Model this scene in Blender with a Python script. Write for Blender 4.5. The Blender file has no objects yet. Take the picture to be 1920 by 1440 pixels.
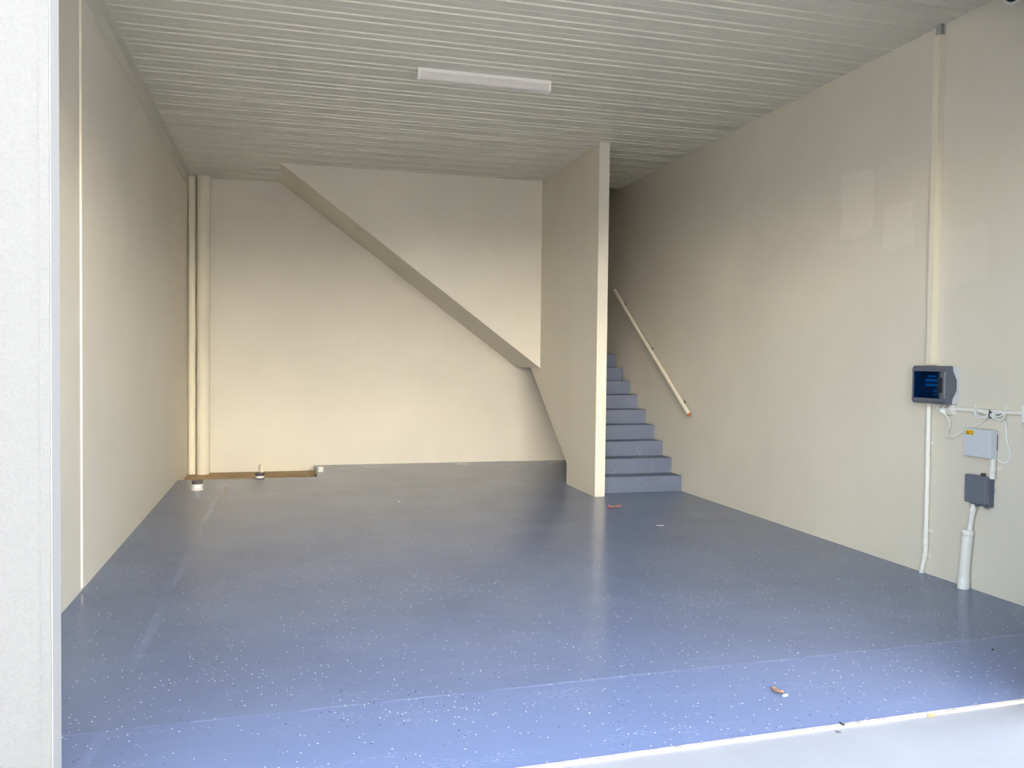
import bpy, bmesh, math, random
from mathutils import Vector, Matrix

random.seed(7)
S = bpy.context.scene
COL = S.collection

# ------------------------------------------------------------------ camera
FPX, YAW, PITCH, ROLL, CAMZ = 1573.114, 0.26498, -0.028416, 0.01149, 1.5
_F = Vector((math.sin(YAW) * math.cos(PITCH), math.cos(YAW) * math.cos(PITCH), math.sin(PITCH)))
_R0 = Vector((math.cos(YAW), -math.sin(YAW), 0))
_U0 = _R0.cross(_F)
_R = math.cos(ROLL) * _R0 + math.sin(ROLL) * _U0
_U = -math.sin(ROLL) * _R0 + math.cos(ROLL) * _U0
cam = bpy.data.cameras.new('camera')
camo = bpy.data.objects.new('camera', cam)
COL.objects.link(camo)
cam.sensor_fit = 'HORIZONTAL'
cam.sensor_width = 36
cam.lens = 36 * FPX / 1920
cam.clip_start = 0.05
cam.clip_end = 400
M = Matrix((_R, _U, -_F)).transposed().to_4x4()
M.translation = (0, 0, CAMZ)
camo.matrix_world = M
S.camera = camo


def hit(px, py, ax, val):
    """where the sight line of a photo pixel meets the plane  axis = value"""
    d = _F * FPX + _R * (px - 960) - _U * (py - 720)
    o = Vector((0, 0, CAMZ))
    return o + d * ((val - o[ax]) / d[ax])


# ------------------------------------------------------------------ sky, sun, exposure
W = bpy.data.worlds.new('sky')
S.world = W
W.use_nodes = True
wn = W.node_tree.nodes
wl = W.node_tree.links
for n in list(wn):
    wn.remove(n)
sky = wn.new('ShaderNodeTexSky')
sky.sky_type = 'NISHITA'
sky.sun_disc = False
sky.sun_elevation = math.radians(52)
sky.sun_rotation = math.radians(20)
sky.air_density = 1.0
sky.dust_density = 1.6
sky.ozone_density = 1.0
bg = wn.new('ShaderNodeBackground')
bg.inputs['Strength'].default_value = 0.225
wo = wn.new('ShaderNodeOutputWorld')
tint = wn.new('ShaderNodeMix')
tint.data_type = 'RGBA'
tint.blend_type = 'MULTIPLY'
tint.inputs[0].default_value = 1.0
tint.inputs[7].default_value = (1.30, 1.07, 0.90, 1)     # daylight white balance
wl.new(sky.outputs[0], tint.inputs[6])
wl.new(tint.outputs[2], bg.inputs[0])
wl.new(bg.outputs[0], wo.inputs[0])

sun = bpy.data.lights.new('sun', 'SUN')
sun.energy = 22.5
sun.color = (1.0, 0.97, 0.93)
sun.angle = math.radians(0.6)
suno = bpy.data.objects.new('sun', sun)
COL.objects.link(suno)
# the sun stands high behind the building: the forecourt is in its shade
_sd = Vector((-0.25, -1.0, -1.3)).normalized()
suno.rotation_euler = _sd.to_track_quat('-Z', 'Y').to_euler()
suno.location = (2, 20, 25)

S.view_settings.view_transform = 'Standard'
S.view_settings.look = 'None'
S.view_settings.gamma = 1.0
S.view_settings.use_curve_mapping = False
S.view_settings.exposure = 3.08
S.cycles.max_bounces = 16
S.cycles.diffuse_bounces = 10
S.cycles.glossy_bounces = 6
S.cycles.transparent_max_bounces = 12

# ------------------------------------------------------------------ materials


def srgb(r, g, b):
    def f(c):
        c /= 255.0
        return c / 12.92 if c <= 0.04045 else ((c + 0.055) / 1.055) ** 2.4
    return (f(r), f(g), f(b), 1)


class Mat:
    """small helper around a node tree"""

    def __init__(s, name, base, rough=0.6, metal=0.0, spec=0.5):
        s.m = bpy.data.materials.new(name)
        s.m.use_nodes = True
        s.t = s.m.node_tree
        s.b = s.t.nodes['Principled BSDF']
        s.b.inputs['Base Color'].default_value = base
        s.b.inputs['Roughness'].default_value = rough
        s.b.inputs['Metallic'].default_value = metal
        s.b.inputs['Specular IOR Level'].default_value = spec

    def n(s, kind, **kw):
        x = s.t.nodes.new(kind)
        for k, v in kw.items():
            if k in x.inputs:
                x.inputs[k].default_value = v
            else:
                setattr(x, k, v)
        return x

    def l(s, a, b):
        s.t.links.new(a, b)

    def co(s):
        g = s.n('ShaderNodeNewGeometry')      # world position: seams and stains lie on real surfaces
        return g.outputs['Position']

    def math(s, op, a, b=None, c=None):
        x = s.n('ShaderNodeMath', operation=op)
        for i, v in enumerate((a, b, c)):
            if v is None:
                continue
            if isinstance(v, (int, float)):
                x.inputs[i].default_value = v
            else:
                s.l(v, x.inputs[i])
        return x.outputs[0]

    def noise(s, scale, detail=3, rough=0.55, vec=None, dist=0.0):
        x = s.n('ShaderNodeTexNoise')
        x.inputs['Scale'].default_value = scale
        x.inputs['Detail'].default_value = detail
        x.inputs['Roughness'].default_value = rough
        x.inputs['Distortion'].default_value = dist
        s.l(vec if vec is not None else s.co(), x.inputs['Vector'])
        return x.outputs['Fac']

    def mapr(s, v, a, b, c, d, smooth=False):
        x = s.n('ShaderNodeMapRange')
        if smooth:
            x.interpolation_type = 'SMOOTHSTEP'
        for i, k in enumerate((a, b, c, d)):
            x.inputs[1 + i].default_value = k
        s.l(v, x.inputs[0])
        return x.outputs[0]

    def mix(s, fac, a, b):
        x = s.n('ShaderNodeMix', data_type='RGBA')
        for sock, v in ((x.inputs[0], fac), (x.inputs[6], a), (x.inputs[7], b)):
            if isinstance(v, (int, float, tuple)):
                sock.default_value = v
            else:
                s.l(v, sock)
        return x.outputs[2]

    def bump(s, h, strength=0.2, dist=0.002):
        x = s.n('ShaderNodeBump')
        x.inputs['Strength'].default_value = strength
        x.inputs['Distance'].default_value = dist
        s.l(h, x.inputs['Height'])
        s.l(x.outputs[0], s.b.inputs['Normal'])

    def color(s, sock):
        s.l(sock, s.b.inputs['Base Color'])

    def rough(s, sock):
        s.l(sock, s.b.inputs['Roughness'])


def plain(name, base, rough=0.5, metal=0.0, var=0.05, bump=0.05, scale=40, spec=0.5):
    m = Mat(name, base, rough, metal, spec)
    nz = m.noise(scale, 3)
    dark = tuple(c * (1 - var) for c in base[:3]) + (1,)
    lite = tuple(min(1, c * (1 + var)) for c in base[:3]) + (1,)
    m.color(m.mix(nz, dark, lite))
    if bump:
        m.bump(nz, bump, 0.001)
    return m.m


WALLC = srgb(213, 207, 191)


def wall_material(name, patches=()):
    m = Mat(name, WALLC, 0.62, 0, 0.35)
    big = m.noise(0.9, 4, 0.55)
    d = tuple(c * 0.955 for c in WALLC[:3]) + (1,)
    li = tuple(c * 1.03 for c in WALLC[:3]) + (1,)
    col = m.mix(m.mapr(big, 0.3, 0.7, 0, 1), d, li)
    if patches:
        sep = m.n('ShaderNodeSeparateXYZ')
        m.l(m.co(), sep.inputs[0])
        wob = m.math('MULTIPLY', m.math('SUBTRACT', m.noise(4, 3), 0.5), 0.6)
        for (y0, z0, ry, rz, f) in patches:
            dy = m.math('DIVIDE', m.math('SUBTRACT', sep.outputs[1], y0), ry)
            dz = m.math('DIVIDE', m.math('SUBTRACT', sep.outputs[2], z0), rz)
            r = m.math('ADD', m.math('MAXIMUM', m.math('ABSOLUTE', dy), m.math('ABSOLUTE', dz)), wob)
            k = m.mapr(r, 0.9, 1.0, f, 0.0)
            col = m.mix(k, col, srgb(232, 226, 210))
    m.color(col)
    h = m.math('ADD', m.noise(180, 2), m.math('MULTIPLY', m.noise(35, 3), 0.6))
    m.bump(h, 0.10, 0.002)
    return m.m


M_WALL = wall_material('cream_wall_paint')
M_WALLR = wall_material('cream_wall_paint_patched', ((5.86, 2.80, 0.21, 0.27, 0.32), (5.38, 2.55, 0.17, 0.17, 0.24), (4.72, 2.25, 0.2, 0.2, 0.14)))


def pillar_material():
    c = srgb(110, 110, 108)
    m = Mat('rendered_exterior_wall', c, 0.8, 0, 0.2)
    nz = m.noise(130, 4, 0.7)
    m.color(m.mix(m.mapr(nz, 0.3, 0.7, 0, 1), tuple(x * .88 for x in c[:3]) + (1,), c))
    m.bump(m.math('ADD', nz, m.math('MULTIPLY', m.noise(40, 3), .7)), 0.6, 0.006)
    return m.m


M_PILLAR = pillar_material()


def floor_material(name, speck=True, base=(112, 124, 150)):
    b = srgb(*base)
    m = Mat(name, b, 0.2, 0, 0.18)
    pos = m.co()
    sep = m.n('ShaderNodeSeparateXYZ')
    m.l(pos, sep.inputs[0])
    # roller-applied paint: broad mottling
    big = m.noise(1.3, 4, 0.6)
    col = m.mix(m.mapr(big, 0.3, 0.7, 0, 1), tuple(x * .93 for x in b[:3]) + (1,), tuple(x * 1.06 for x in b[:3]) + (1,))
    if speck:
        # lighter, bluer tint in front of the lap line
        lap = m.math('SUBTRACT', sep.outputs[1], m.math('ADD', m.math('MULTIPLY', sep.outputs[0], 0.026), 3.634))
        lapw = m.math('ADD', lap, m.math('MULTIPLY', m.math('SUBTRACT', m.noise(3, 3), .5), 0.03))
        front = m.mapr(lapw, -0.004, 0.004, 1, 0)
        col = m.mix(m.math('MULTIPLY', front, .35), col, srgb(118, 133, 168))
        edge = m.mapr(m.math('ABSOLUTE', lapw), 0.004, 0.012, 0.35, 0)
        col = m.mix(m.math('MULTIPLY', edge, m.mapr(m.noise(4, 3), .35, .6, 0, 1)), col, srgb(158, 172, 205))
        # a paler lap line running front to back near the left wall
        lx = m.math('ADD', sep.outputs[0], m.math('MULTIPLY', m.math('SUBTRACT', m.noise(1.2, 3), .5), .12))
        side = m.mapr(m.math('ABSOLUTE', m.math('ADD', lx, 0.70)), 0.012, 0.035, 1, 0)
        side = m.math('MULTIPLY', side, m.mapr(m.noise(0.8, 2), .42, .62, 0, .32))
        col = m.mix(side, col, srgb(140, 152, 186))
        hair = m.mapr(m.math('ABSOLUTE', m.math('ADD', lx, 0.655)), 0.004, 0.014, .75, 0)
        hair = m.math('MULTIPLY', hair, m.math('MULTIPLY', m.mapr(sep.outputs[1], 8.6, 9.6, 0, 1), m.mapr(m.noise(5, 3), .38, .55, 0, 1)))
        col = m.mix(hair, col, srgb(62, 62, 66))
        # dusty scuffs
        mp = m.n('ShaderNodeMapping')
        mp.inputs['Scale'].default_value = (1.0, 2.6, 1)
        mp.inputs['Rotation'].default_value = (0, 0, 0.5)
        m.l(pos, mp.inputs[0])
        sc1 = m.noise(2.0, 4, .6, vec=mp.outputs[0])
        sc2 = m.noise(38, 3, .7, vec=mp.outputs[0])
        sc = m.math('MULTIPLY', m.mapr(sc1, .56, .70, 0, 1), m.mapr(sc2, .52, .66, 0, 1))
        sc = m.math('MULTIPLY', sc, m.mapr(sep.outputs[1], 3.2, 6.5, 1, .06))   # foot traffic at the entrance
        col = m.mix(m.math('MULTIPLY', sc, .35), col, srgb(196, 204, 222))
        # decorative flakes, white and dark, denser in drifts
        dens = m.math('MULTIPLY', m.mapr(m.noise(1.6, 3, .65), .36, .68, .06, .34), m.mapr(sep.outputs[1], 4.0, 9.0, 1, .05))
        for seed, thr, rad, colr in ((0.0, 1.0, .15, srgb(232, 236, 244)), (3.7, .45, .15, srgb(38, 42, 60))):
            v = m.n('ShaderNodeTexVoronoi')
            v.inputs['Scale'].default_value = 62
            off = m.n('ShaderNodeMapping')
            off.inputs['Location'].default_value = (seed, seed * 1.7, 0)
            off.inputs['Scale'].default_value = (1, 1, 0)
            m.l(pos, off.inputs[0])
            m.l(off.outputs[0], v.inputs['Vector'])
            cs = m.n('ShaderNodeSeparateColor')
            m.l(v.outputs['Color'], cs.inputs[0])
            pick = m.math('LESS_THAN', cs.outputs[0], m.math('MULTIPLY', dens, thr))
            dot = m.math('LESS_THAN', v.outputs['Distance'], m.math('MULTIPLY', m.math('ADD', cs.outputs[1], .5), rad))
            col = m.mix(m.math('MULTIPLY', pick, dot), col, colr)
        # shallow hairline groove at the back of the floor
    else:
        sc1 = m.noise(30, 4, .7)
        reg = m.noise(7, 2, .5)
        sc = m.math('MULTIPLY', m.mapr(sc1, .56, .66, 0, 1), m.mapr(reg, .54, .62, 0, 1))
        col = m.mix(m.math('MULTIPLY', sc, .3), col, srgb(196, 200, 206))
    m.color(col)
    rz = m.noise(2.2, 4, .6)
    m.rough(m.mapr(rz, .3, .7, .17, .22) if speck else m.mapr(rz, .3, .7, .4, .55))
    m.bump(m.math('ADD', m.noise(14, 3, .6), m.math('MULTIPLY', m.noise(90, 2), .25)), .05 if speck else .35, .004)
    return m.m


M_FLOOR = floor_material('blue_grey_flake_floor_paint', True, (111, 122, 146))
M_STEP = floor_material('blue_grey_step_paint', False, (108, 116, 134))


def concrete_material(name, base, rough=.85, var=.12, scale=2.0):
    c = srgb(*base)
    m = Mat(name, c, rough, 0, .3)
    nz = m.noise(scale, 6, .65)
    fine = m.noise(60, 3, .6)
    f = m.math('ADD', m.math('MULTIPLY', m.mapr(nz, .3, .7, 0, 1), .7), m.math('MULTIPLY', fine, .3))
    m.color(m.mix(f, tuple(x * (1 - var) for x in c[:3]) + (1,), tuple(min(1, x * (1 + var)) for x in c[:3]) + (1,)))
    m.bump(m.math('ADD', fine, nz), .25, .003)
    return m.m


M_APRON = concrete_material('pale_apron_concrete', (150, 150, 149), .8, .08, 2.4)
M_BARE = concrete_material('bare_dusty_concrete', (176, 152, 118), .9, .22, 5)
M_SLAB = concrete_material('grey_slab_concrete', (120, 118, 112))
M_FACADE = concrete_material('added_facade_concrete', (226, 223, 216), .85, .05, 1)
M_ROOF = concrete_material('dark_roof_sheet', (60, 60, 62))


def threshold_material():
    c = srgb(180, 170, 152)
    m = Mat('worn_cream_edge_paint', c, .7)
    mp = m.n('ShaderNodeMapping')
    mp.inputs['Scale'].default_value = (1, 1, 3)
    m.l(m.co(), mp.inputs[0])
    k = m.math('MULTIPLY', m.mapr(m.noise(26, 4, .7, vec=mp.outputs[0]), .53, .62, 0, 1), .85)
    m.color(m.mix(k, c, srgb(120, 104, 84)))
    return m.m


M_THRESH = threshold_material()
M_DECK = plain('off_white_steel_deck', srgb(207, 204, 189), .42, 0, .02, .02, 3)
M_TRIM = plain('grey_cream_steel_angle', srgb(206, 202, 188), .5, 0, .03, .03, 8)
M_PVC = plain('white_pvc', srgb(226, 224, 214), .38, 0, .03, .02)
M_PVCCREAM = plain('cream_painted_pipe', srgb(222, 215, 194), .75, 0, .03, .02, 40, .1)
M_WHITE = plain('white_enamel', srgb(232, 230, 222), .35, 0, .02, .02)
M_DIFF = plain('frosted_diffuser', srgb(214, 208, 200), .3, 0, .02, 0)
M_LGREY = plain('light_grey_plastic', srgb(200, 204, 208), .4, 0, .02, .02)
M_LGREY2 = plain('pale_grey_sheet_metal', srgb(196, 201, 206), .45, 0, .02, .03)
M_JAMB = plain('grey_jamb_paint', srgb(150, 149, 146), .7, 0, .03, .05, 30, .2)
M_DGREY = plain('dark_grey_plastic', srgb(92, 96, 106), .42, 0, .04, .03)
M_MGREY = plain('mid_grey_plastic', srgb(104, 108, 118), .45, 0, .04, .03)
M_BLACK = plain('black_plastic', srgb(22, 23, 27), .4, 0, .05, .02)
M_STEEL = plain('galvanised_steel', srgb(168, 168, 164), .45, .25, .08, .05)
M_DIRT = plain('dull_dark_metal', srgb(88, 84, 84), .5, .3, .1, .05)
M_TIMBER = plain('raw_timber_end', srgb(176, 116, 72), .7, 0, .15, .1, 120)
M_LEAFB = plain('dry_brown_leaf', srgb(128, 100, 74), .7, 0, .35, .4, 160)
M_LEAFR = plain('dry_red_leaf', srgb(158, 108, 102), .7, 0, .4, .4, 160)
M_LEAFO = plain('dry_tan_leaf', srgb(216, 160, 100), .7, 0, .25, .3, 160)
M_PAPER = plain('white_scrap', srgb(244, 244, 244), .8, 0, .02, .1)
M_YELLOW = plain('yellow_sticker', srgb(236, 190, 20), .45, 0, .02, 0)
M_INK = plain('black_print', srgb(40, 34, 14), .5, 0, .02, 0)
M_CORD = plain('white_cord_sheath', srgb(236, 236, 232), .42, 0, .02, 0)
M_CYAN = plain('pale_breaker_plastic', srgb(226, 232, 234), .4, 0, .03, 0)
M_SEAL = plain('pale_joint_sealant', srgb(236, 228, 204), .5, 0, .04, .1)
M_MORTAR = plain('dry_mortar_crumbs', srgb(150, 136, 100), .9, 0, .3, .5, 90)


def tinted():
    m = bpy.data.materials.new('blue_tinted_window')
    m.use_nodes = True
    t = m.node_tree
    t.nodes.remove(t.nodes['Principled BSDF'])
    tr = t.nodes.new('ShaderNodeBsdfTransparent')
    tr.inputs[0].default_value = (0.09, 0.52, 0.74, 1)
    gl = t.nodes.new('ShaderNodeBsdfPrincipled')
    gl.inputs['Base Color'].default_value = (0.004, 0.03, 0.13, 1)
    gl.inputs['Roughness'].default_value = 0.08
    mx = t.nodes.new('ShaderNodeMixShader')
    mx.inputs[0].default_value = 0.10
    t.links.new(tr.outputs[0], mx.inputs[1])
    t.links.new(gl.outputs[0], mx.inputs[2])
    t.links.new(mx.outputs[0], t.nodes['Material Output'].inputs[0])
    return m


M_TINT = tinted()

# ------------------------------------------------------------------ mesh helpers


class MB:
    def __init__(s):
        s.v, s.f, s.sm = [], [], []

    def add(s, vs, fs, smooth=False):
        o = len(s.v)
        s.v += [tuple(v) for v in vs]
        s.f += [tuple(i + o for i in f) for f in fs]
        s.sm += [smooth] * len(fs)
        return s

    def box(s, x0, x1, y0, y1, z0, z1):
        return s.add([(x, y, z) for z in (z0, z1) for y in (y0, y1) for x in (x0, x1)],
                     [(0, 2, 3, 1), (4, 5, 7, 6), (0, 1, 5, 4), (2, 6, 7, 3), (0, 4, 6, 2), (1, 3, 7, 5)])

    def prism(s, pts, axis, a, b):
        """polygon given in the two remaining axes (cyclic order x,y,z without axis), extruded from a to b"""
        def mk(p, t):
            q = list(p)
            q.insert(axis, t)
            return tuple(q)
        n = len(pts)
        vs = [mk(p, a) for p in pts] + [mk(p, b) for p in pts]
        fs = [tuple(range(n)), tuple(range(2 * n - 1, n - 1, -1))]
        fs += [(i, i + n, (i + 1) % n + n, (i + 1) % n) for i in range(n)]
        return s.add(vs, fs)

    def tube(s, pts, r, seg=14, caps=True, smooth=True):
        pts = [Vector(p) for p in pts]
        rr = r if isinstance(r, (list, tuple)) else [r] * len(pts)
        rings = []
        up = None
        for i, p in enumerate(pts):
            a = pts[max(0, i - 1)]
            b = pts[min(len(pts) - 1, i + 1)]
            t = (b - a)
            if t.length < 1e-9:
                t = (pts[min(len(pts) - 1, i + 2)] - a) if i + 2 < len(pts) else (p - pts[max(0, i - 2)])
            t.normalize()
            if up is None:
                up = Vector((0, 0, 1)) if abs(t.z) < .9 else Vector((0, 1, 0))
            e1 = (up - t * up.dot(t)).normalized()
            up = e1
            e2 = t.cross(e1)
            rings.append([p + (e1 * math.cos(2 * math.pi * k / seg) + e2 * math.sin(2 * math.pi * k / seg)) * rr[i] for k in range(seg)])
        vs = [v for ring in rings for v in ring]
        fs = []
        for i in range(len(pts) - 1):
            for k in range(seg):
                fs.append((i * seg + k, i * seg + (k + 1) % seg, (i + 1) * seg + (k + 1) % seg, (i + 1) * seg + k))
        s.add(vs, fs, smooth)
        if caps:      # caps keep their own vertices so that the side shades as a clean cylinder
            s.add(rings[0], [tuple(range(seg - 1, -1, -1))])
            s.add(rings[-1], [tuple(range(seg))])
        return s

    def build(s, name, mat, parent=None, bevel=0.0, bseg=2):
        me = bpy.data.meshes.new(name)
        me.from_pydata(s.v, [], s.f)
        for p, k in zip(me.polygons, s.sm):
            p.use_smooth = k
        bm = bmesh.new()
        bm.from_mesh(me)
        bmesh.ops.recalc_face_normals(bm, faces=bm.faces)
        bm.to_mesh(me)
        bm.free()
        me.materials.append(mat)
        o = bpy.data.objects.new(name, me)
        COL.objects.link(o)
        if bevel:
            b = o.modifiers.new('bevel', 'BEVEL')
            b.width = bevel
            b.segments = bseg
            b.limit_method = 'ANGLE'
            b.angle_limit = math.radians(35)
        if parent is not None:
            o.parent = parent
            o.matrix_parent_inverse = parent.matrix_world.inverted()
        return o


def tag(o, label, cat, group=None, kind=None):
    o['label'] = label
    o['category'] = cat
    if group:
        o['group'] = group
    if kind:
        o['kind'] = kind
    return o


def thing(name, label, cat, loc=(0, 0, 0), group=None, kind=None):
    o = bpy.data.objects.new(name, None)
    COL.objects.link(o)
    o.empty_display_size = .05
    o.location = loc
    o.matrix_world = Matrix.Translation(Vector(loc))
    return tag(o, label, cat, group, kind)


def B(x0, x1, y0, y1, z0, z1):
    return MB().box(x0, x1, y0, y1, z0, z1)


def smooth_path(pts, n=8):
    """Catmull-Rom through the points"""
    P = [Vector(p) for p in pts]
    P = [2 * P[0] - P[1]] + P + [2 * P[-1] - P[-2]]
    out = []
    for i in range(1, len(P) - 2):
        for k in range(n):
            t = k / n
            a, b, c, d = P[i - 1:i + 3]
            out.append(.5 * ((2 * b) + (c - a) * t + (2 * a - 5 * b + 4 * c - d) * t * t + (3 * b - a - 3 * c + d) * t ** 3))
    out.append(P[-2])
    return out


# ------------------------------------------------------------------ dimensions (metres)
XL, XR, YB, ZC = -1.244, 4.465, 12.0, 3.89
XD0, XD1 = 3.312, 3.432            # stair partition
YD = 8.665                         # its front end
YK = 10.772                        # face of the enclosed upper flight
YF0, YF1 = 2.75, 2.85              # front wall
XJ0, XJ1 = -0.668, 3.22            # door opening
ZH = 3.06                          # opening head
ZTOP = 7.4
YR, XREC, ZREC = 10.83, 0.40, -0.072   # set-down in the floor


def yf(x):
    return 2.899 + 0.0297 * x      # front edge of the painted floor


# ------------------------------------------------------------------ setting
# floor
fl = MB()
y0, y1 = yf(XL), yf(XR)
zb = -0.25
fl.add([(XL, y0, 0), (XR, y1, 0), (XR, YR, 0), (XREC, YR, 0), (XL, YR, 0), (XR, YB, 0), (XREC, YB, 0)],
       [(0, 1, 2, 3, 4), (3, 2, 5, 6)])
fl.add([(XL, YR, 0), (XREC, YR, 0), (XREC, YB, 0), (XL, YR, ZREC), (XREC, YR, ZREC), (XREC, YB, ZREC)],
       [(0, 3, 4, 1), (1, 4, 5, 2)])
floor = fl.build('floor', M_FLOOR)
tag(floor, 'glossy blue-grey painted concrete floor with scattered white and dark flakes', 'floor', kind='structure')
rec = B(XL, XREC, YR, YB, ZREC - .1, ZREC).build('floor_recess', M_BARE)
tag(rec, 'bare sandy concrete strip set down in the floor along the back wall', 'floor', kind='structure')

# threshold edge
th = MB()
t = .008
th.add([(XL, y0, -.02), (XR, y1, -.02), (XR, y1, -.003), (XL, y0, -.003),
        (XL, y0 + .006, .0015), (XR, y1 + .006, .0015), (XL, y0 + t, .0015), (XR, y1 + t, .0015), (XL, y0 + t, -.02), (XR, y1 + t, -.02)],
       [(0, 1, 2, 3), (3, 2, 5, 4), (4, 5, 7, 6), (6, 7, 9, 8), (8, 9, 1, 0), (0, 3, 4, 6, 8), (1, 9, 7, 5, 2)])
tr = th.build('trim_1', M_THRESH)
tag(tr, 'worn cream painted step edge between blue floor and pale apron', 'edge strip', kind='structure')

# forecourt
ap = MB()
ap.add([(-60, -5, -.016), (60, -5, -.016), (60, 3.2, -.016), (-60, 3.2, -.016)], [(0, 1, 2, 3)])
apron = ap.build('pavement', M_APRON)
tag(apron, 'pale grey concrete apron outside the doorway step', 'pavement', kind='structure')

yd = MB()
yd.add([(-60, -60, -.016), (60, -60, -.016), (60, -5, -.016), (-60, -5, -.016)], [(0, 1, 2, 3)])
tag(yd.build('road', M_ROOF), 'dark asphalt yard in front of the concrete apron', 'road', kind='structure')
# unseen building added across the yard to bounce sunlight deep into the room
fac = B(-15, 18, -32, -24, -.02, 10.5).build('added_facade', M_FACADE)
tag(fac, 'unseen pale warehouse front added across the yard to bounce sunlight indoors, with dark doors', 'building', kind='structure')
for k in range(6):
    B(-14.5 + 5.5 * k, -14.5 + 5.5 * k + 4.7, -24, -23.9, 0, 2.7).build('added_roller_door', M_ROOF, fac)  # dark doors added low down to cut the bounce reaching the upper back wall

# side and back walls
wl_ = MB()
wl_.box(XL - .15, XL, YF1, 5.825, -.25, ZTOP)
wl_.box(XL - .15, XL, 5.845, YB + .15, -.25, ZTOP)
wl_.box(XL - .15, XL - .004, 5.825, 5.845, -.25, ZTOP)
wall_left = wl_.build('wall_left', M_WALL)
tag(wall_left, 'cream painted side wall with one vertical panel joint', 'wall', kind='structure')
MB().tube([(XL - .002, 5.835, 0.02), (XL - .002, 5.835, 3.75)], .013, 10).build('joint_sealant', M_SEAL, wall_left)

wall_right = B(XR, XR + .15, YF1, YB + .15, -.25, ZTOP).build('wall_right', M_WALLR)
tag(wall_right, 'cream painted side wall carrying the handrail and electrical boxes', 'wall', kind='structure')
wall_back = B(XL, XR, YB, YB + .15, -.25, ZTOP).build('wall_back', M_WALL)
tag(wall_back, 'cream painted back wall behind the sloping stair soffit', 'wall', kind='structure')

wf = MB()
wf.box(-9, XJ0, YF0, YF1, -.25, ZTOP)
wf.box(XJ1, 12, YF0, YF1, -.25, ZTOP)
wf.box(XJ0, XJ1, YF0, YF1, ZH, ZTOP)
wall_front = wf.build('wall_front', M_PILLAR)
tag(wall_front, 'bright off-white rendered outside wall beside the doorway', 'wall', kind='structure')
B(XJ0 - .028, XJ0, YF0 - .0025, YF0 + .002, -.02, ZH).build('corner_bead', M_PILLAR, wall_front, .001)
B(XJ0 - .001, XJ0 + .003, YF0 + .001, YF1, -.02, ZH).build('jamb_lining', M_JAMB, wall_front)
roof = B(-9, 12, YF0, YB + .3, ZTOP, ZTOP + .2).build('roof', M_ROOF)
tag(roof, 'flat dark roof over the upper storey', 'roof', kind='structure')

# stair partition
dv = MB()
SOF = (9.635, .2585)
SLOPE = (1.396 - .2585) / (11.2225 - 9.635)
dv.prism([(YD, 0), (9.63, 0), SOF, (11.2225, 1.396), (11.2225, 1.59), (YK + .1, 1.59), (YK + .1, ZC), (YD, ZC)], 0, XD0, XD1)
wd = dv.build('wall_divider', M_WALL, bevel=.003)
tag(wd, 'cream partition beside the lower stairs with its back corner cut away', 'wall', kind='structure')

# enclosed upper flight: front face + soffit (one sloping solid)
ZL = 1.397
bk = MB()
bk.prism([(-.056, ZC), (XD0, ZL), (XD0, ZC)], 1, YK, YK + .1)
bk.prism([(-.056, ZC), (XD0, ZL), (XD0, ZL + .25), (.28, ZC)], 1, YK + .1, YB)
bulk = bk.build('wall_bulkhead', M_WALL)
tag(bulk, 'cream triangular enclosure of the upper stair flight under the ceiling', 'wall', kind='structure')

# storey above (the stair void opens into it)
us = MB()
us.box(XL, XR, YF1, YK - .0, ZC + .03, ZC + .25)
us.box(XL, -.06, YK, YB, ZC + .03, ZC + .25)
ceil = us.build('ceiling', M_SLAB)
tag(ceil, 'ribbed off-white steel deck ceiling', 'ceiling', kind='structure')
# upper side wall of the stair void
B(-.06, XD0, YK, YK + .1, ZC + .25, ZTOP).build('wall_void', M_WALL)
tag(bpy.data.objects['wall_void'], 'cream wall of the stair void on the upper storey', 'wall', kind='structure')


# ceiling deck panels: flat pans with two swaged grooves and a folded seam
def deck_panel(x0, x1, w):
    g = .0
    prof = [(.0035, .022), (.0035, .0015), (.005, 0)]
    for c in (w / 3, 2 * w / 3):
        prof += [(c - .021, 0), (c - .018, .0135), (c + .006, .0135), (c + .010, 0)]
    prof += [(w - .001, 0), (w, .022)]
    n = len(prof)
    mb = MB()
    vs = [(x0, a, b) for a, b in prof] + [(x1, a, b) for a, b in prof]
    mb.add(vs, [(i, i + 1, i + 1 + n, i + n) for i in range(n - 1)])
    return mb


PW = .313
seams = [5.895 + PW * k for k in range(-10, 21)]
proto = {}
for yk in seams:
    if yk + PW < YF1 or yk > YB:
        continue
    key = 'full'
    x0, x1 = XL, XR
    if yk + PW > YK + .15:
        key, x0, x1 = 'short', XL, -.05
    if key not in proto:
        o = deck_panel(x0, x1, PW).build('ceiling_panel', M_DECK, ceil)
        proto[key] = o.data
    else:
        o = bpy.data.objects.new('ceiling_panel', proto[key])
        COL.objects.link(o)
        o.parent = ceil
    o.location = (0, yk, ZC)

# steel angle along the left wall under the deck
an = MB()
an.prism([(XL, ZC - .132), (XL + .006, ZC - .132), (XL + .006, ZC - .006), (XL + .063, ZC - .006), (XL + .063, ZC), (XL, ZC)], 1, YF1, YB)
ang = an.build('trim_2', M_TRIM)
tag(ang, 'steel angle along the top of the left wall under the deck', 'trim', kind='structure')
for yy in (3.6, 4.9, 6.33, 7.7, 9.1, 10.5):
    MB().tube([(XL + .004, yy, ZC - .07), (XL + .014, yy, ZC - .07)], .011, 6, True, False).build('bolt', M_TRIM, ang)

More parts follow.
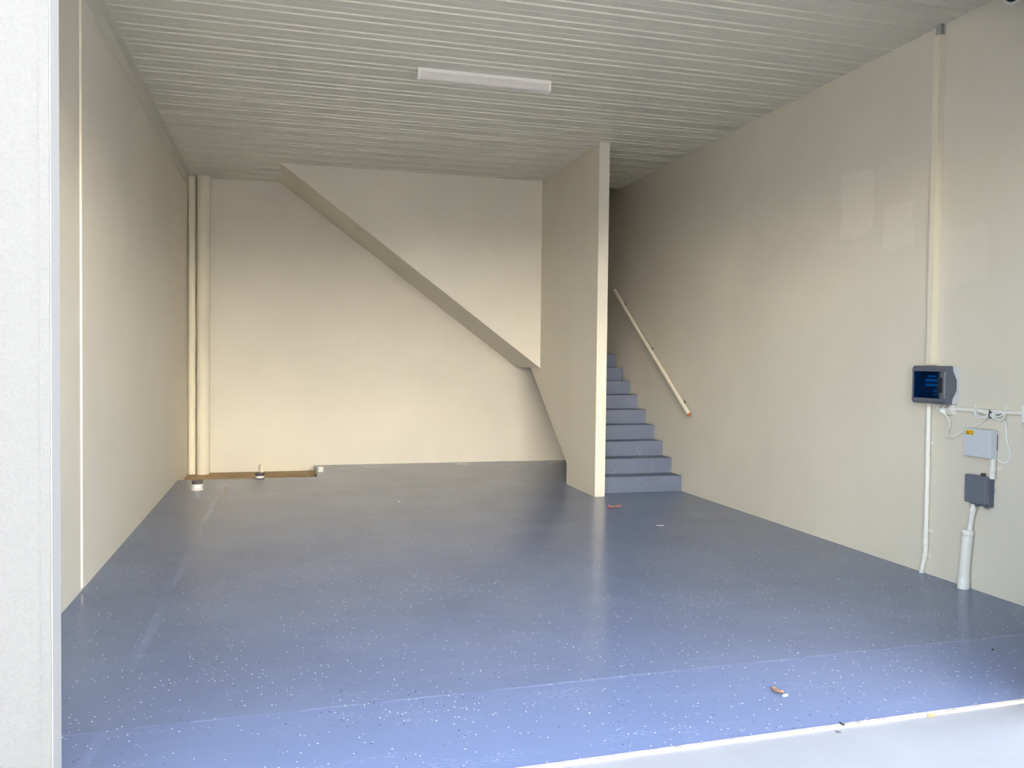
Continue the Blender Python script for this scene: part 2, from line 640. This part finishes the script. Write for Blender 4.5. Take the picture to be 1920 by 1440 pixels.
# ------------------------------------------------------------------ stairs
st = thing('staircase', 'blue-grey painted concrete steps rising between the partition and side wall', 'stairs', (3.95, 8.87, 0))
sy = [8.868, 9.128, 9.384, 9.632, 9.899, 10.158, 10.411, 10.674, 10.93]
sz = [.1843 + .1761 * i for i in range(9)]
for i in range(9):
    a = sy[i]
    b = sy[i + 1] if i < 8 else YB - .001

    def bot(y):
        return 0.0 if y <= SOF[0] else min(ZL, SOF[1] + SLOPE * (y - SOF[0]))
    ys = [a] + [y for y in (SOF[0], 11.2225) if a < y < b] + [b]
    poly = [(y, bot(y)) for y in ys] + [(b, sz[i]), (a, sz[i])]
    mb = MB().prism(poly, 0, XD1 + .001, XR - .001)
    mb.build('step' if i < 8 else 'landing', M_STEP, st, .006, 2)

# handrail on the side wall
hx = XR - .075
h0 = hit(1292, 777, 0, hx)
h1 = hit(1152, 545, 0, hx)
hr = thing('handrail', 'cream round handrail sloping up the wall above the stairs', 'handrail', tuple(h0))
MB().tube([h0, h1], .0245, 18).build('rail', M_PVCCREAM, hr)
hd = (h0 - h1).normalized()
MB().tube([h0, h0 + hd * .006, h0 + hd * .012], [.0245, .0235, .018], 18).build('end_cap', M_TIMBER, hr)['label'] = 'raw orange timber end'
for f in (.115, .515, .905):
    p = h0.lerp(h1, f)
    br = MB()
    br.tube([p + Vector((0, 0, -.02)), p + Vector((.005, 0, -.05)), p + Vector((.05, 0, -.06)), (XR - .004, p.y, p.z - .06)], .006, 8)
    b = br.build('bracket', M_BLACK, hr)
    MB().tube([(XR - .006, p.y, p.z - .06), (XR, p.y, p.z - .06)], .022, 12).build('wall_plate', M_BLACK, b)

# ------------------------------------------------------------------ batten light on the ceiling
lx0, lx1, ly0, ly1 = 1.045, 2.19, 6.90, 7.0
lt = thing('batten_light', 'long white batten light with frosted cover fixed under the ceiling', 'ceiling light', (1.62, 6.95, ZC))
B(lx0, lx1, ly0, ly1, ZC - .03, ZC - .001).build('base_tray', M_WHITE, lt, .002)
df = MB()
df.prism([(ly0 + .004, ZC - .03), (ly0 + .008, ZC - .072), (ly0 + .022, ZC - .088), (ly1 - .022, ZC - .088), (ly1 - .008, ZC - .072), (ly1 - .004, ZC - .03)], 0, lx0 + .018, lx1 - .018)
df.build('diffuser', M_DIFF, lt, .004)
for a, b in ((lx0, lx0 + .02), (lx1 - .02, lx1)):
    ec = MB().prism([(ly0, ZC - .03), (ly0 + .003, ZC - .075), (ly0 + .02, ZC - .093), (ly1 - .02, ZC - .093), (ly1 - .003, ZC - .075), (ly1, ZC - .03)], 0, a, b)
    ec.build('end_cap', M_WHITE, lt, .002)

# ------------------------------------------------------------------ corner pipes
pA = hit(381, 600, 1, 11.87)
big = thing('downpipe', 'thick cream painted pipe standing in the back corner', 'pipe', (pA.x, 11.88, ZREC))
MB().tube([(pA.x, 11.88, ZREC), (pA.x, 11.88, ZC + .01)], .083, 28).build('pipe', M_PVCCREAM, big)
MB().tube([(pA.x, 11.88, 1.15), (pA.x, 11.88, 1.19), (pA.x, 11.88, 1.27), (pA.x, 11.88, 1.275)], [.083, .0855, .0855, .083], 28, False).build('coupling', M_PVCCREAM, big)
sx = XL + .053
sm = thing('downpipe', 'narrower cream pipe squeezed between thick pipe and left wall', 'pipe', (sx, 11.91, ZREC))
MB().tube([(sx, 11.91, ZREC), (sx, 11.91, ZC + .01)], .050, 24).build('pipe', M_PVCCREAM, sm)
B(XL + .002, XL + .104, 11.86, 11.965, ZC - .03, ZC - .008).build('ceiling_collar', M_TRIM, sm, .004)

# ------------------------------------------------------------------ capped stubs in the floor
def stub(px, py, r, h, label, kind):
    p = hit(px, py, 2, 0)
    p.y += r
    t_ = thing('pipe_stub', label, 'pipe stub', (p.x, p.y, 0), 'capped waste pipe stubs rising from the floor')
    c = Vector((p.x, p.y, 0))
    Z = lambda z: c + Vector((0, 0, z))
    if kind == 0:
        MB().tube([Z(0), Z(.012), Z(.012), Z(h - .035)], [r * 1.06, r * 1.06, r, r], 24).build('pipe', M_PVC, t_)
        MB().tube([Z(h - .035), Z(h - .033), Z(h - .004), Z(h)], [r * 1.01, r * 1.05, r * 1.05, r * .98], 24).build('cap', M_DIRT, t_)
        MB().box(c.x - .02, c.x + .035, c.y - r - .002, c.y - r + .004, .03, h - .05).build('tape_patch', M_PAPER, t_)
    elif kind == 1:
        MB().tube([Z(0), Z(.01), Z(.01), Z(h - .035)], [r * 1.03, r * 1.03, r * .97, r * .97], 24).build('pipe', M_PVC, t_)
        MB().tube([Z(h - .035), Z(h - .033), Z(h - .003), Z(h)], [r * .98, r * 1.04, r * 1.04, r], 24).build('cap', M_DIRT, t_)
        MB().tube([Z(0), Z(.014)], r * 1.05, 24).build('ring', M_DIRT, t_)
    else:
        MB().tube([Z(0), Z(.022), Z(.022), Z(.03)], [r, r, r * .9, r * .9], 24).build('pipe', M_PVC, t_)
        MB().tube([Z(.03), Z(.032), Z(h - .003), Z(h)], [r * .9, r, r, r * .95], 24).build('cap', M_WHITE, t_)
    return t_


stub(369, 920, .058, .105, 'tallest capped white pipe stub standing on the painted floor near the corner', 0)
stub(487, 899, .054, .075, 'dark-topped pipe stub at the edge of the bare concrete strip', 1)
stub(601, 885, .042, .062, 'low white pipe stub at the end of the bare concrete strip', 2)
p = hit(491, 884, 2, ZREC)
p.y = min(p.y, YB - .06)
sp = thing('conduit_stub', 'thin pale conduit stub against the back wall in the bare strip', 'pipe stub', (p.x, p.y, ZREC))
q = Vector((p.x, p.y, ZREC))
MB().tube([q, q + Vector((0, 0, .085))], .028, 16).build('pipe', M_PVCCREAM, sp)
MB().tube([q + Vector((0, 0, .083)), q + Vector((0, 0, .088)), q + Vector((0, 0, .108))], [.028, .034, .024], 16).build('cap', M_PVCCREAM, sp)

# crumbs of mortar at the end of the strip
mm = MB()
for k in range(26):
    c = hit(588, 884, 2, 0) + Vector((random.gauss(-.01, .035), random.gauss(.05, .13), 0))
    base = ZREC if (c.x < XREC and c.y > YR) else 0
    s_ = random.uniform(.012, .03)
    hh = random.uniform(.02, .09) if base < 0 else random.uniform(.008, .02)
    mm.tube([(c.x, c.y, base), (c.x + random.uniform(-.01, .01), c.y, base + hh * .6), (c.x + random.uniform(-.01, .01), c.y, base + hh)], [s_, s_ * .8, s_ * .2], 6, True, False)
o = mm.build('mortar_crumbs', M_MORTAR)
tag(o, 'heap of olive-brown mortar crumbs beside the low white stub', 'debris', kind='stuff')

# ------------------------------------------------------------------ electrical gear on the right wall


def P(px, py, w):
    return hit(px, py, 0, XR - w)


def wy(px, py, w):
    return P(px, py, w).y


def wz(px, py, w):
    return P(px, py, w).z


# cable trunking up the wall
ty1 = 5.003
ty0 = ty1 - .052
tk = thing('cable_trunking', 'tall square cream cable trunking from the switchboard to the ceiling', 'trunking', (XR, ty1, 1.5))
B(XR - .048, XR, ty0, ty1, 1.50, 3.815).build('duct', M_PVCCREAM, tk, .003)
B(XR - .052, XR - .047, ty0 - .001, ty1 + .001, 1.50, 3.813).build('lid', M_PVCCREAM, tk, .002)
B(XR - .042, XR, ty0 + .004, ty1 - .004, 3.818, ZC).build('top_sleeve', M_STEEL, tk, .002)['label'] = 'dull metal sleeve'
B(XR - .026, XR - .021, ty0 + .002, ty0 + .006, 3.818, ZC).build('seam_strip', M_DIRT, tk)

# switchboard enclosure
DW = .122
ez0, ez1 = 1.232, 1.492
ey0 = 4.748
ey1 = ey0 + .305
db = thing('switchboard', 'grey electrical switchboard with blue tinted window and black latch', 'switchboard', (XR, (ey0 + ey1) / 2, ez0))
B(XR - .065, XR, ey0, ey1, ez0, ez1).build('base_box', M_LGREY, db, .006)['label'] = 'light grey plastic back box'
zm = (ez0 + ez1) / 2
# cover, with side cheeks that come to a blunt point towards the wall
cv = MB()
rim = .042


def frame_piece(mb, ya, yb, za, zb, x0=XR - DW, x1=XR - .064):
    mb.box(x0, x1, ya, yb, za, zb)


wy0, wy1 = ey0 + .045, ey1 - .022      # window opening
wz0, wz1 = ez0 + .038, ez1 - .038
cvr = MB()
# hollow frame: 4 bars with a sloped outer chamfer
c_ = .016
cvr.prism([(XR - DW, ez1 - c_), (XR - DW + c_, ez1 + .002), (XR - .064, ez1 + .002), (XR - .064, wz1), (XR - DW, wz1)], 1, ey0 - .002, ey1 + .002)
cvr.prism([(XR - DW, ez0 + c_), (XR - DW + c_, ez0 - .002), (XR - .064, ez0 - .002), (XR - .064, wz0), (XR - DW, wz0)], 1, ey0 - .002, ey1 + .002)
cvr.prism([(XR - DW, wy1), (XR - DW, ey1 - .002), (XR - DW + .004, ey1 + .002), (XR - .064, ey1 + .002), (XR - .064, wy1)], 2, wz0, wz1)
cvr.prism([(XR - DW, wy0), (XR - DW, ey0 + c_ * .4), (XR - DW + c_ * .4, ey0 - .002), (XR - .064, ey0 - .002), (XR - .064, wy0)], 2, wz0, wz1)
cover = cvr.build('cover', M_DGREY, db, .003)
for ya, yb in ((ey0 - .004, ey0 + .004), (ey1 - .004, ey1 + .004)):
    ck = MB().prism([(XR - DW + .012, ez0 + .001), (XR - .056, ez0 + .001), (XR - .056, ez0 + .03), (XR - .022, zm - .035), (XR - .022, zm + .035), (XR - .056, ez1 - .03), (XR - .056, ez1 - .001), (XR - DW + .012, ez1 - .001)], 1, ya, yb)
    ck.build('side_cheek', M_DGREY, cover, .002)
for zz in (zm + .042, zm - .062):
    MB().tube([(XR - .026 + .008, ey0 - .002, zz), (XR - .026 + .008, ey0 + .004, zz)], .011, 16).build('knockout', M_LGREY, db)
# inside: chassis, breakers, labels
B(XR - .068, XR - .064, wy0, wy1, wz0, wz1).build('chassis', M_DIRT, db)
rail_ = B(XR - .082, XR - .068, wy0 + .055, wy1 - .06, zm - .012, zm + .040).build('breaker_row', M_CYAN, db, .001)
nb = 8
yw0, yw1 = wy0 + .06, wy1 - .065
for k in range(nb):
    yy = yw0 + (yw1 - yw0) * (k + .5) / nb
    B(XR - .086, XR - .081, yy - .006, yy + .006, zm + .008, zm + .020).build('toggle', M_BLACK, rail_)
B(XR - .074, XR - .067, wy0 + .09, wy1 - .07, zm + .052, zm + .064).build('label_strip', M_CYAN, db)
B(XR - .074, XR - .067, wy0 + .02, wy0 + .105, zm - .052, zm - .032).build('label_card', M_CYAN, db)
B(XR - .0745, XR - .0735, wy0 + .04, wy0 + .09, zm - .046, zm - .038).build('label_print', M_BLACK, db)
B(XR - .074, XR - .067, wy0 + .02, wy0 + .11, zm - .072, zm - .064).build('label_strip', M_CYAN, db)
# hinged window, gently bulged
wn_ = MB()
NX, NZ = 10, 8
vs = []
for i in range(NX + 1):
    for j in range(NZ + 1):
        u, v = i / NX, j / NZ
        e = min(u, 1 - u, v, 1 - v)
        bul = .012 * min(1, e / .1)
        vs.append((XR - DW - bul, wy0 + (wy1 - wy0) * u, wz0 + (wz1 - wz0) * v))
wn_.add(vs, [(i * (NZ + 1) + j, i * (NZ + 1) + j + 1, (i + 1) * (NZ + 1) + j + 1, (i + 1) * (NZ + 1) + j) for i in range(NX) for j in range(NZ)])
wnd = wn_.build('window', M_TINT, db)
wnd['label'] = 'blue tinted see-through door'
so = wnd.modifiers.new('s', 'SOLIDIFY')
so.thickness = .002
lt_ = MB()
lt_.box(XR - DW - .014, XR - DW + .002, wy0 - .026, wy0 + .004, zm - .052, zm + .052)
lt_.box(XR - DW - .008, XR - DW + .002, wy0 - .006, wy0 + .008, wz0 - .002, wz1 + .002)
lt_.build('latch', M_BLACK, db, .004)

# double socket block under the switchboard
gp = thing('power_outlet', 'white double power outlet block tucked under the switchboard', 'power outlet', (XR, 4.82, 1.16))
gy0, gy1 = 4.765, 4.765 + .125
gz0, gz1 = wz(1785, 778, .02), 1.229
gm = (gz0 + gz1) / 2 + .005
gw = .062
gpr = [(XR, gz0), (XR - .030, gz0), (XR - gw, gm), (XR - .038, gz1), (XR, gz1)]
MB().prism(gpr, 1, gy0, gy1).build('body', M_PVC, gp, .002)
nrm = Vector((-(gz1 - gm), 0, (gw - .038))).normalized()
cen = Vector((XR - (gw + .038) / 2, 0, (gm + gz1) / 2))
for yy in (gy0 + .037, gy0 + .085):
    c = Vector((cen.x, yy, cen.z))
    ring = MB().tube([c - nrm * .002, c + nrm * .002], .0135, 18).build('switch_ring', M_DIRT, gp)
    MB().tube([c + nrm * .0015, c + nrm * .004], .009, 16).build('rocker', M_PVC, ring)

# conduit saddle clip helper (wall behind at +x)
def clip(parent, c, r, axis, mat=M_PVC):
    """half-round strap with a foot screwed to the wall"""
    mb = MB()
    if axis == 'z':
        mb.tube([(c.x, c.y, c.z - .009), (c.x, c.y, c.z + .009)], r * 1.16, 16)
        mb.box(XR - .006, XR, c.y - r - .026, c.y, c.z - .008, c.z + .008)
    else:
        mb.tube([(c.x, c.y - .009, c.z), (c.x, c.y + .009, c.z)], r * 1.16, 16)
        mb.box(XR - .006, XR, c.y - .008, c.y + .008, c.z, c.z + r + .024)
    return mb.build('saddle_clip', mat, parent)


# horizontal conduit and the box it reaches
r1 = .0135
hc0 = Vector((XR - .016, gy0 + .002, wz(1797, 767, .016)))
hc1 = Vector((XR - .016, wy(1915.5, 775, .045) - .004, wz(1916, 775, .016)))
hcn = thing('electrical_conduit', 'white horizontal conduit running from the outlet block towards the doorway', 'conduit', tuple(hc0))
MB().tube([hc0, hc1], r1, 16).build('tube', M_PVC, hcn)
for px in (1827, 1884):
    f = (wy(px, 768, .016) - hc0.y) / (hc1.y - hc0.y)
    clip(hcn, hc0.lerp(hc1, f), r1, 'y')
jb = thing('junction_box', 'small white wall box at the end of the horizontal conduit', 'wall box', (XR, 4.18, 1.14))
jz0, jz1 = wz(1917, 792, .04), wz(1917, 760, .04)
jy = wy(1915.5, 775, .045)
B(XR - .03, XR, jy - .118, jy, jz0, jz1).build('back_box', M_PVC, jb, .004)
B(XR - .045, XR - .03, jy - .12, jy + .002, jz0 - .002, jz1 + .002).build('face_plate', M_WHITE, jb, .004)
B(XR - .049, XR - .044, jy - .07, jy - .045, jz0 + .04, jz0 + .075).build('rocker', M_WHITE, jb, .002)

# vertical conduit from the switchboard to the floor
r2 = .017
vc = thing('electrical_conduit', 'long white vertical conduit dropping from the switchboard to the floor', 'conduit', (XR, 5.03, 0))
w2 = .022
k = [P(1741.5, 757, w2), P(1739, 900, w2), P(1735.5, 1020, w2), P(1734.5, 1040, w2), P(1732, 1052, w2), P(1727.5, 1072, w2)]
k[-1].z = -.002
k[0].z = 1.233
MB().tube([k[0], k[1], k[2]], r2, 18).build('tube', M_PVC, vc)
MB().tube(smooth_path(k[2:], 4), r2 * .96, 18).build('bent_tube', M_PVC, vc)
d_ = (k[2] - k[1]).normalized()
MB().tube([k[2] - d_ * .04, k[2] - d_ * .038, k[2] + d_ * .012, k[2] + d_ * .014], [r2, r2 * 1.16, r2 * 1.16, r2], 18).build('coupling', M_PVC, vc)
MB().tube([k[0], k[0] + Vector((0, 0, -.028)), k[0] + Vector((0, 0, -.03))], [r2 * 1.18, r2 * 1.18, r2], 18).build('gland', M_PVC, vc)
for px, py in ((1739.8, 830), (1736.5, 994), (1734.5, 1040)):
    clip(vc, P(px, py, w2), r2, 'z')

# white box with the yellow warning sticker
by0, bz0, bz1, bd = 4.405, .897, 1.082, .062
by1 = wy(1806.5, 830, bd)
wb = thing('control_box', 'pale grey metal control box with a yellow warning sticker', 'control box', (XR, (by0 + by1) / 2, bz0))
B(XR - .012, XR, by0 + .006, by1 - .006, bz0 + .004, bz1 - .004).build('back_plate', M_LGREY2, wb)
B(XR - bd, XR - .010, by0, by1, bz0, bz1).build('cover', M_LGREY2, wb, .004)
B(XR - .014, XR - .009, by0 - .001, by0 + .008, bz0 + .055, bz1 - .03).build('vent_slot', M_DIRT, wb)
B(XR - bd - .0006, XR - bd + .001, by0 + .05, by0 + .062, bz0 + .012, bz0 + .015).build('print_mark', M_MGREY, wb)
# sticker
sa, sb = by1 - .018, by1 - .082
s0, s1 = bz1 - .042, bz1 - .012
xf = XR - bd
stk = B(xf - .0012, xf, sb, sa, s0, s1).build('warning_sticker', M_YELLOW, wb)
ih = s1 - s0
# black warning triangle with a yellow centre and bolt
tri = lambda cy, cz, sc: [(cy + .5 * sc, cz - .42 * sc), (cy - .5 * sc, cz - .42 * sc), (cy, cz + .5 * sc)]
MB().prism([(a, b) for a, b in tri(sa - .015, s0 + ih * .48, ih * .84)], 0, xf - .0018, xf - .0010).build('triangle', M_INK, stk)
MB().prism([(a, b) for a, b in tri(sa - .015, s0 + ih * .46, ih * .50)], 0, xf - .0022, xf - .0016).build('triangle_field', M_YELLOW, stk)
zc_ = s0 + ih * .46
yc_ = sa - .015
MB().prism([(yc_ + .001, zc_ + .006), (yc_ - .0025, zc_), (yc_ - .0003, zc_), (yc_ - .001, zc_ - .006), (yc_ + .0025, zc_ + .001), (yc_ + .0003, zc_ + .001)], 0, xf - .0026, xf - .0020).build('bolt_mark', M_INK, stk)
fr = MB()
ra, rb, rc, rd, tt = sa - .030, sb + .003, s0 + .005, s1 - .004, .0024
fr.box(xf - .0018, xf - .001, rb, ra, rc, rc + tt)
fr.box(xf - .0018, xf - .001, rb, ra, rd - tt, rd)
fr.box(xf - .0018, xf - .001, rb, rb + tt, rc, rd)
fr.box(xf - .0018, xf - .001, ra - tt, ra, rc, rd)
fr.build('print_frame', M_INK, stk)
B(xf - .0018, xf - .001, rb + .007, ra - .007, (rc + rd) / 2 - .0012, (rc + rd) / 2 + .0012).build('print_line', M_INK, stk)

# white cord, plug and its tied loops
cw = .012
pts = [P(1769.5, 775, .066), P(1776, 782, .05), P(1780, 791, .04), P(1780, 800, .03), P(1776, 810, .022), P(1775, 816, .02), P(1781, 820, .02),
       P(1789, 819, .018), P(1797, 814, .016), P(1806, 808, .010), P(1816, 803, .007), P(1826, 799, .007), P(1838, 794, .009), P(1848, 786, .02),
       P(1856, 779, .035), P(1846, 783, .045), P(1834, 783, .045), P(1828, 777, .045), P(1829, 771, .045), P(1838, 770, .045), P(1848, 773, .048),
       P(1857, 776, .050), P(1868, 781, .048), P(1876, 780, .045), P(1880, 776, .045), P(1876, 772, .045), P(1868, 772, .048), P(1857, 777, .052),
       P(1846, 781, .050), P(1836, 780, .050), P(1832, 775, .048), P(1838, 772, .048), P(1848, 775, .05), P(1857, 778, .046), P(1866, 784, .042),
       P(1875, 788, .04), P(1882, 783, .04), P(1883, 777, .035), P(1877, 774, .04), P(1868, 776, .048), P(1857, 779, .046), P(1868, 786, .036), P(1878, 787, .03), P(1884, 791, .022), P(1886.5, 800, .012), P(1887, 815, .008),
       P(1889, 830, .008), P(1893, 843, .008), P(1894, 856, .008), P(1889, 866, .008), P(1881, 868, .01), P(1874, 864, .02), P(1869, 860, .03)]
cd = MB().tube(smooth_path(pts, 6), .0042, 8).build('power_cord', M_CORD, wb)
cd['label'] = 'white power cord with tied loops'
pl0, pl1 = P(1767, 769.5, .045), P(1763, 769, .085)
pd = MB()
a0, a1, a2 = P(1769, 771, .056), P(1765.5, 770.5, .074), P(1769.5, 774.5, .068)
pd.tube([a0, a0.lerp(a1, .5), a1, a1 + (a1 - a0) * .18], [.019, .02, .018, .012], 14)
pd.tube([a1, a1.lerp(a2, .6), a2, a2 + (a2 - a1) * .6], [.014, .011, .007, .0045], 10)
pd.build('plug', M_CORD, cd)
tc = P(1857, 778, .050)
MB().tube([tc + Vector((0, .004, .020)), tc + Vector((-.012, 0, .008)), tc + Vector((-.012, -.002, -.012)), tc + Vector((0, -.004, -.020)), tc + Vector((.016, 0, -.010)), tc + Vector((.016, 0, .008)), tc + Vector((0, .004, .020)), tc + Vector((-.004, .008, .034))], .0035, 6).build('cable_tie', M_BLACK, cd)


# short conduit between the two boxes
sc0 = Vector((XR - .026, wy(1862, 870, .026), bz0 + .002))
sc1 = Vector((XR - .026, sc0.y + .004, .765))
scn = thing('electrical_conduit', 'short white conduit joining the pale control box to the dark box below', 'conduit', tuple(sc1))
MB().tube([sc0, sc1], .018, 16).build('tube', M_PVC, scn)
MB().tube([sc0.lerp(sc1, .36), sc0.lerp(sc1, .37), sc0.lerp(sc1, .7), sc0.lerp(sc1, .71)], [.018, .0205, .0205, .018], 16, False).build('coupling', M_PVC, scn)
clip(scn, sc0.lerp(sc1, .48), .019, 'z')

# dark grey box
gy0_, gy1_ = 4.425, wy(1808.5, 910, .075)
gz0_, gz1_ = .588, .776
gb = thing('meter_box', 'dark grey plastic box below the pale control box', 'junction box', (XR, (gy0_ + gy1_) / 2, gz0_))
B(XR - .042, XR, gy0_ + .002, gy1_ - .012, gz0_ - .012, gz1_ - .004).build('body', M_DGREY, gb, .004)
B(XR - .078, XR - .040, gy0_, gy1_, gz0_ + .004, gz1_).build('lid', M_MGREY, gb, .006)
cb = Vector((XR - .03, (gy0_ + gy1_) / 2 - .02, gz1_ - .006))
MB().tube([cb, cb + Vector((0, 0, .008)), cb + Vector((0, 0, .010)), cb + Vector((0, 0, .022))], [.012, .012, .016, .016], 12).build('top_plug', M_DIRT, gb)
MB().tube([(XR - .018, gy0_ + .003, .69), (XR - .018, gy0_ - .008, .69)], .010, 12).build('side_screw', M_MGREY, gb)
for dy in (.028, gy1_ - gy0_ - .065):
    MB().tube([(XR - .032, gy0_ + dy, gz0_ - .022), (XR - .032, gy0_ + dy, gz0_ - .01)], .013, 12).build('boss', M_DGREY, gb)

# floor riser: thin tube into a thick sleeve
fr0 = P(1826, 948, .034)
fr0.z = gz0_ - .008
fr1 = P(1817.5, 996, .034)
rs = thing('conduit_riser', 'thick white pipe sleeve rising from the floor to the dark box', 'conduit', tuple(P(1806, 1102, .045)))
MB().tube([fr0, fr1 + (fr1 - fr0) * .12], .0165, 16).build('tube', M_PVC, rs)
dd = (fr1 - fr0).normalized()
c0 = fr0 + dd * .03
MB().tube([c0 - dd * .008, c0, c0 + dd * .022, c0 + dd * .032], [.0165, .021, .021, .0165], 16).build('coupling', M_PVC, rs)
e0 = P(1815, 994, .040)
e1 = P(1814, 1006, .042)
e2 = P(1811, 1035, .046)
e3 = P(1808, 1070, .048)
e4 = P(1806, 1104, .048)
e4.z = -.001
MB().tube(smooth_path([e0, e1, e2, e3, e4], 5), .034, 24).build('sleeve', M_PVC, rs)
u_ = (e1 - e0).normalized()
MB().tube([e0 - u_ * .002, e0, e0 + u_ * .036, e0 + u_ * .038], [.033, .0385, .0385, .034], 24).build('end_collar', M_PVC, rs)
u_ = (e4 - e3).normalized()
MB().tube([e4 - u_ * .085, e4 - u_ * .078, e4], [.034, .0375, .0385], 24).build('floor_collar', M_PVC, rs)

# door chain wheel up at the head of the side wall
cw_ = P(1904, -12, .10)
cw_ = Vector((XR - .22, hit(1904, -22, 0, XR - .22).y, hit(1904, -22, 0, XR - .22).z))
wh = thing('chain_wheel', 'small round wheel with pale rim and dark hub high near the ceiling', 'wheel', tuple(cw_))
N = 28
rr = .085
ringp = [cw_ + Vector((0, math.cos(2 * math.pi * i / N) * rr, math.sin(2 * math.pi * i / N) * rr)) for i in range(N + 1)]
MB().tube(ringp, .010, 8, False).build('rim', M_PVC, wh)
MB().tube([cw_ + Vector((-.004, 0, 0)), cw_ + Vector((.012, 0, 0))], rr - .006, 28).build('disc', M_BLACK, wh)
MB().tube([cw_, (XR, cw_.y, cw_.z)], .02, 12).build('axle', M_STEEL, wh)


# unseen rolled-up door added inside the front wall to darken the ceiling nearby
rd = thing('added_roller_door', 'unseen off-white roller door added above the doorway to shade the ceiling', 'roller door', ((XJ0 + XJ1) / 2, 3.10, 3.5))
MB().tube([(XJ0 - .06, 3.12, 3.50), (XJ1 + .06, 3.12, 3.50)], .21, 32).build('curtain_roll', M_DECK, rd)
for xa in (XJ0 - .10, XJ1 + .07):
    B(xa, xa + .025, YF1, 3.30, 3.30, 3.72).build('bracket', M_STEEL, rd, .003)
B(XJ0, XJ1, 2.875, 2.90, 3.08, 3.40).build('bottom_bar', M_DECK, rd, .004)

# ------------------------------------------------------------------ litter
def leaf(px, py, L, wd_, rot, curl, mat, name, label, zbase=0.0, seedv=1, cat='leaf'):
    rnd = random.Random(seedv)
    p = hit(px, py, 2, zbase)
    n = 10
    mb = MB()
    vs = []
    for i in range(n + 1):
        t_ = i / n
        hw = wd_ * .5 * (math.sin(math.pi * min(1, t_ * .94 + .03)) ** .7) * rnd.uniform(.75, 1.2)
        for j in range(-2, 3):
            s_ = j / 2
            x = (t_ - .5) * L
            y = s_ * hw
            z = .003 + curl * (abs(s_) ** 1.6) * rnd.uniform(.5, 1.3) + curl * .5 * (2 * t_ - 1) ** 2 * rnd.uniform(.6, 1.2)
            vs.append((x, y, z))
    fs = [(i * 5 + j, i * 5 + j + 1, i * 5 + j + 6, i * 5 + j + 5) for i in range(n) for j in range(4)]
    c_, s_ = math.cos(rot), math.sin(rot)
    vs = [(p.x + x * c_ - y * s_, p.y + x * s_ + y * c_, zbase + z) for x, y, z in vs]
    mb.add(vs, fs, True)
    o = mb.build(name, mat)
    m_ = o.modifiers.new('thick', 'SOLIDIFY')
    m_.thickness = .0016
    tag(o, label, cat)
    return o


leaf(1457, 1300, .062, .024, -1.05, .016, M_LEAFB, 'dry_leaf', 'curled brown dry leaf lying beside a white scrap on the floor', 0, 3)
leaf(1152, 953, .145, .055, -.12, .022, M_LEAFR, 'dry_leaf', 'crumpled reddish leaf on the floor in front of the stairs', 0, 5)
leaf(1747, 1345, .045, .018, .15, .006, M_LEAFO, 'dry_leaf', 'tan dry leaf caught against the cream step edge', -.016, 8)
leaf(1238, 986.5, .07, .014, -.25, .004, M_PAPER, 'paper_scrap', 'thin pale sliver lying on the floor beyond the reddish leaf', 0, 9, 'scrap')
leaf(1472, 1307, .032, .022, .3, .005, M_PAPER, 'paper_scrap', 'small torn white scrap beside the curled brown leaf', 0, 12, 'scrap')
leaf(748, 941.5, .035, .02, .1, .004, M_PAPER, 'paper_scrap', 'tiny white chip alone on the middle of the floor', 0, 15, 'scrap')
leaf(1572, 1375, .022, .008, -.9, .003, M_DIRT, 'bark_chip', 'small grey chip lying on the pale apron', -.016, 17, 'chip')
leaf(1861, 1220, .02, .014, .5, .004, M_BLACK, 'bark_chip', 'small dark chip on the blue floor near the side wall', 0, 19, 'chip')
leaf(1579, 1361, .026, .010, 1.9, .006, M_BLACK, 'bark_chip', 'black chip lying across the cream step edge', .001, 21, 'chip')
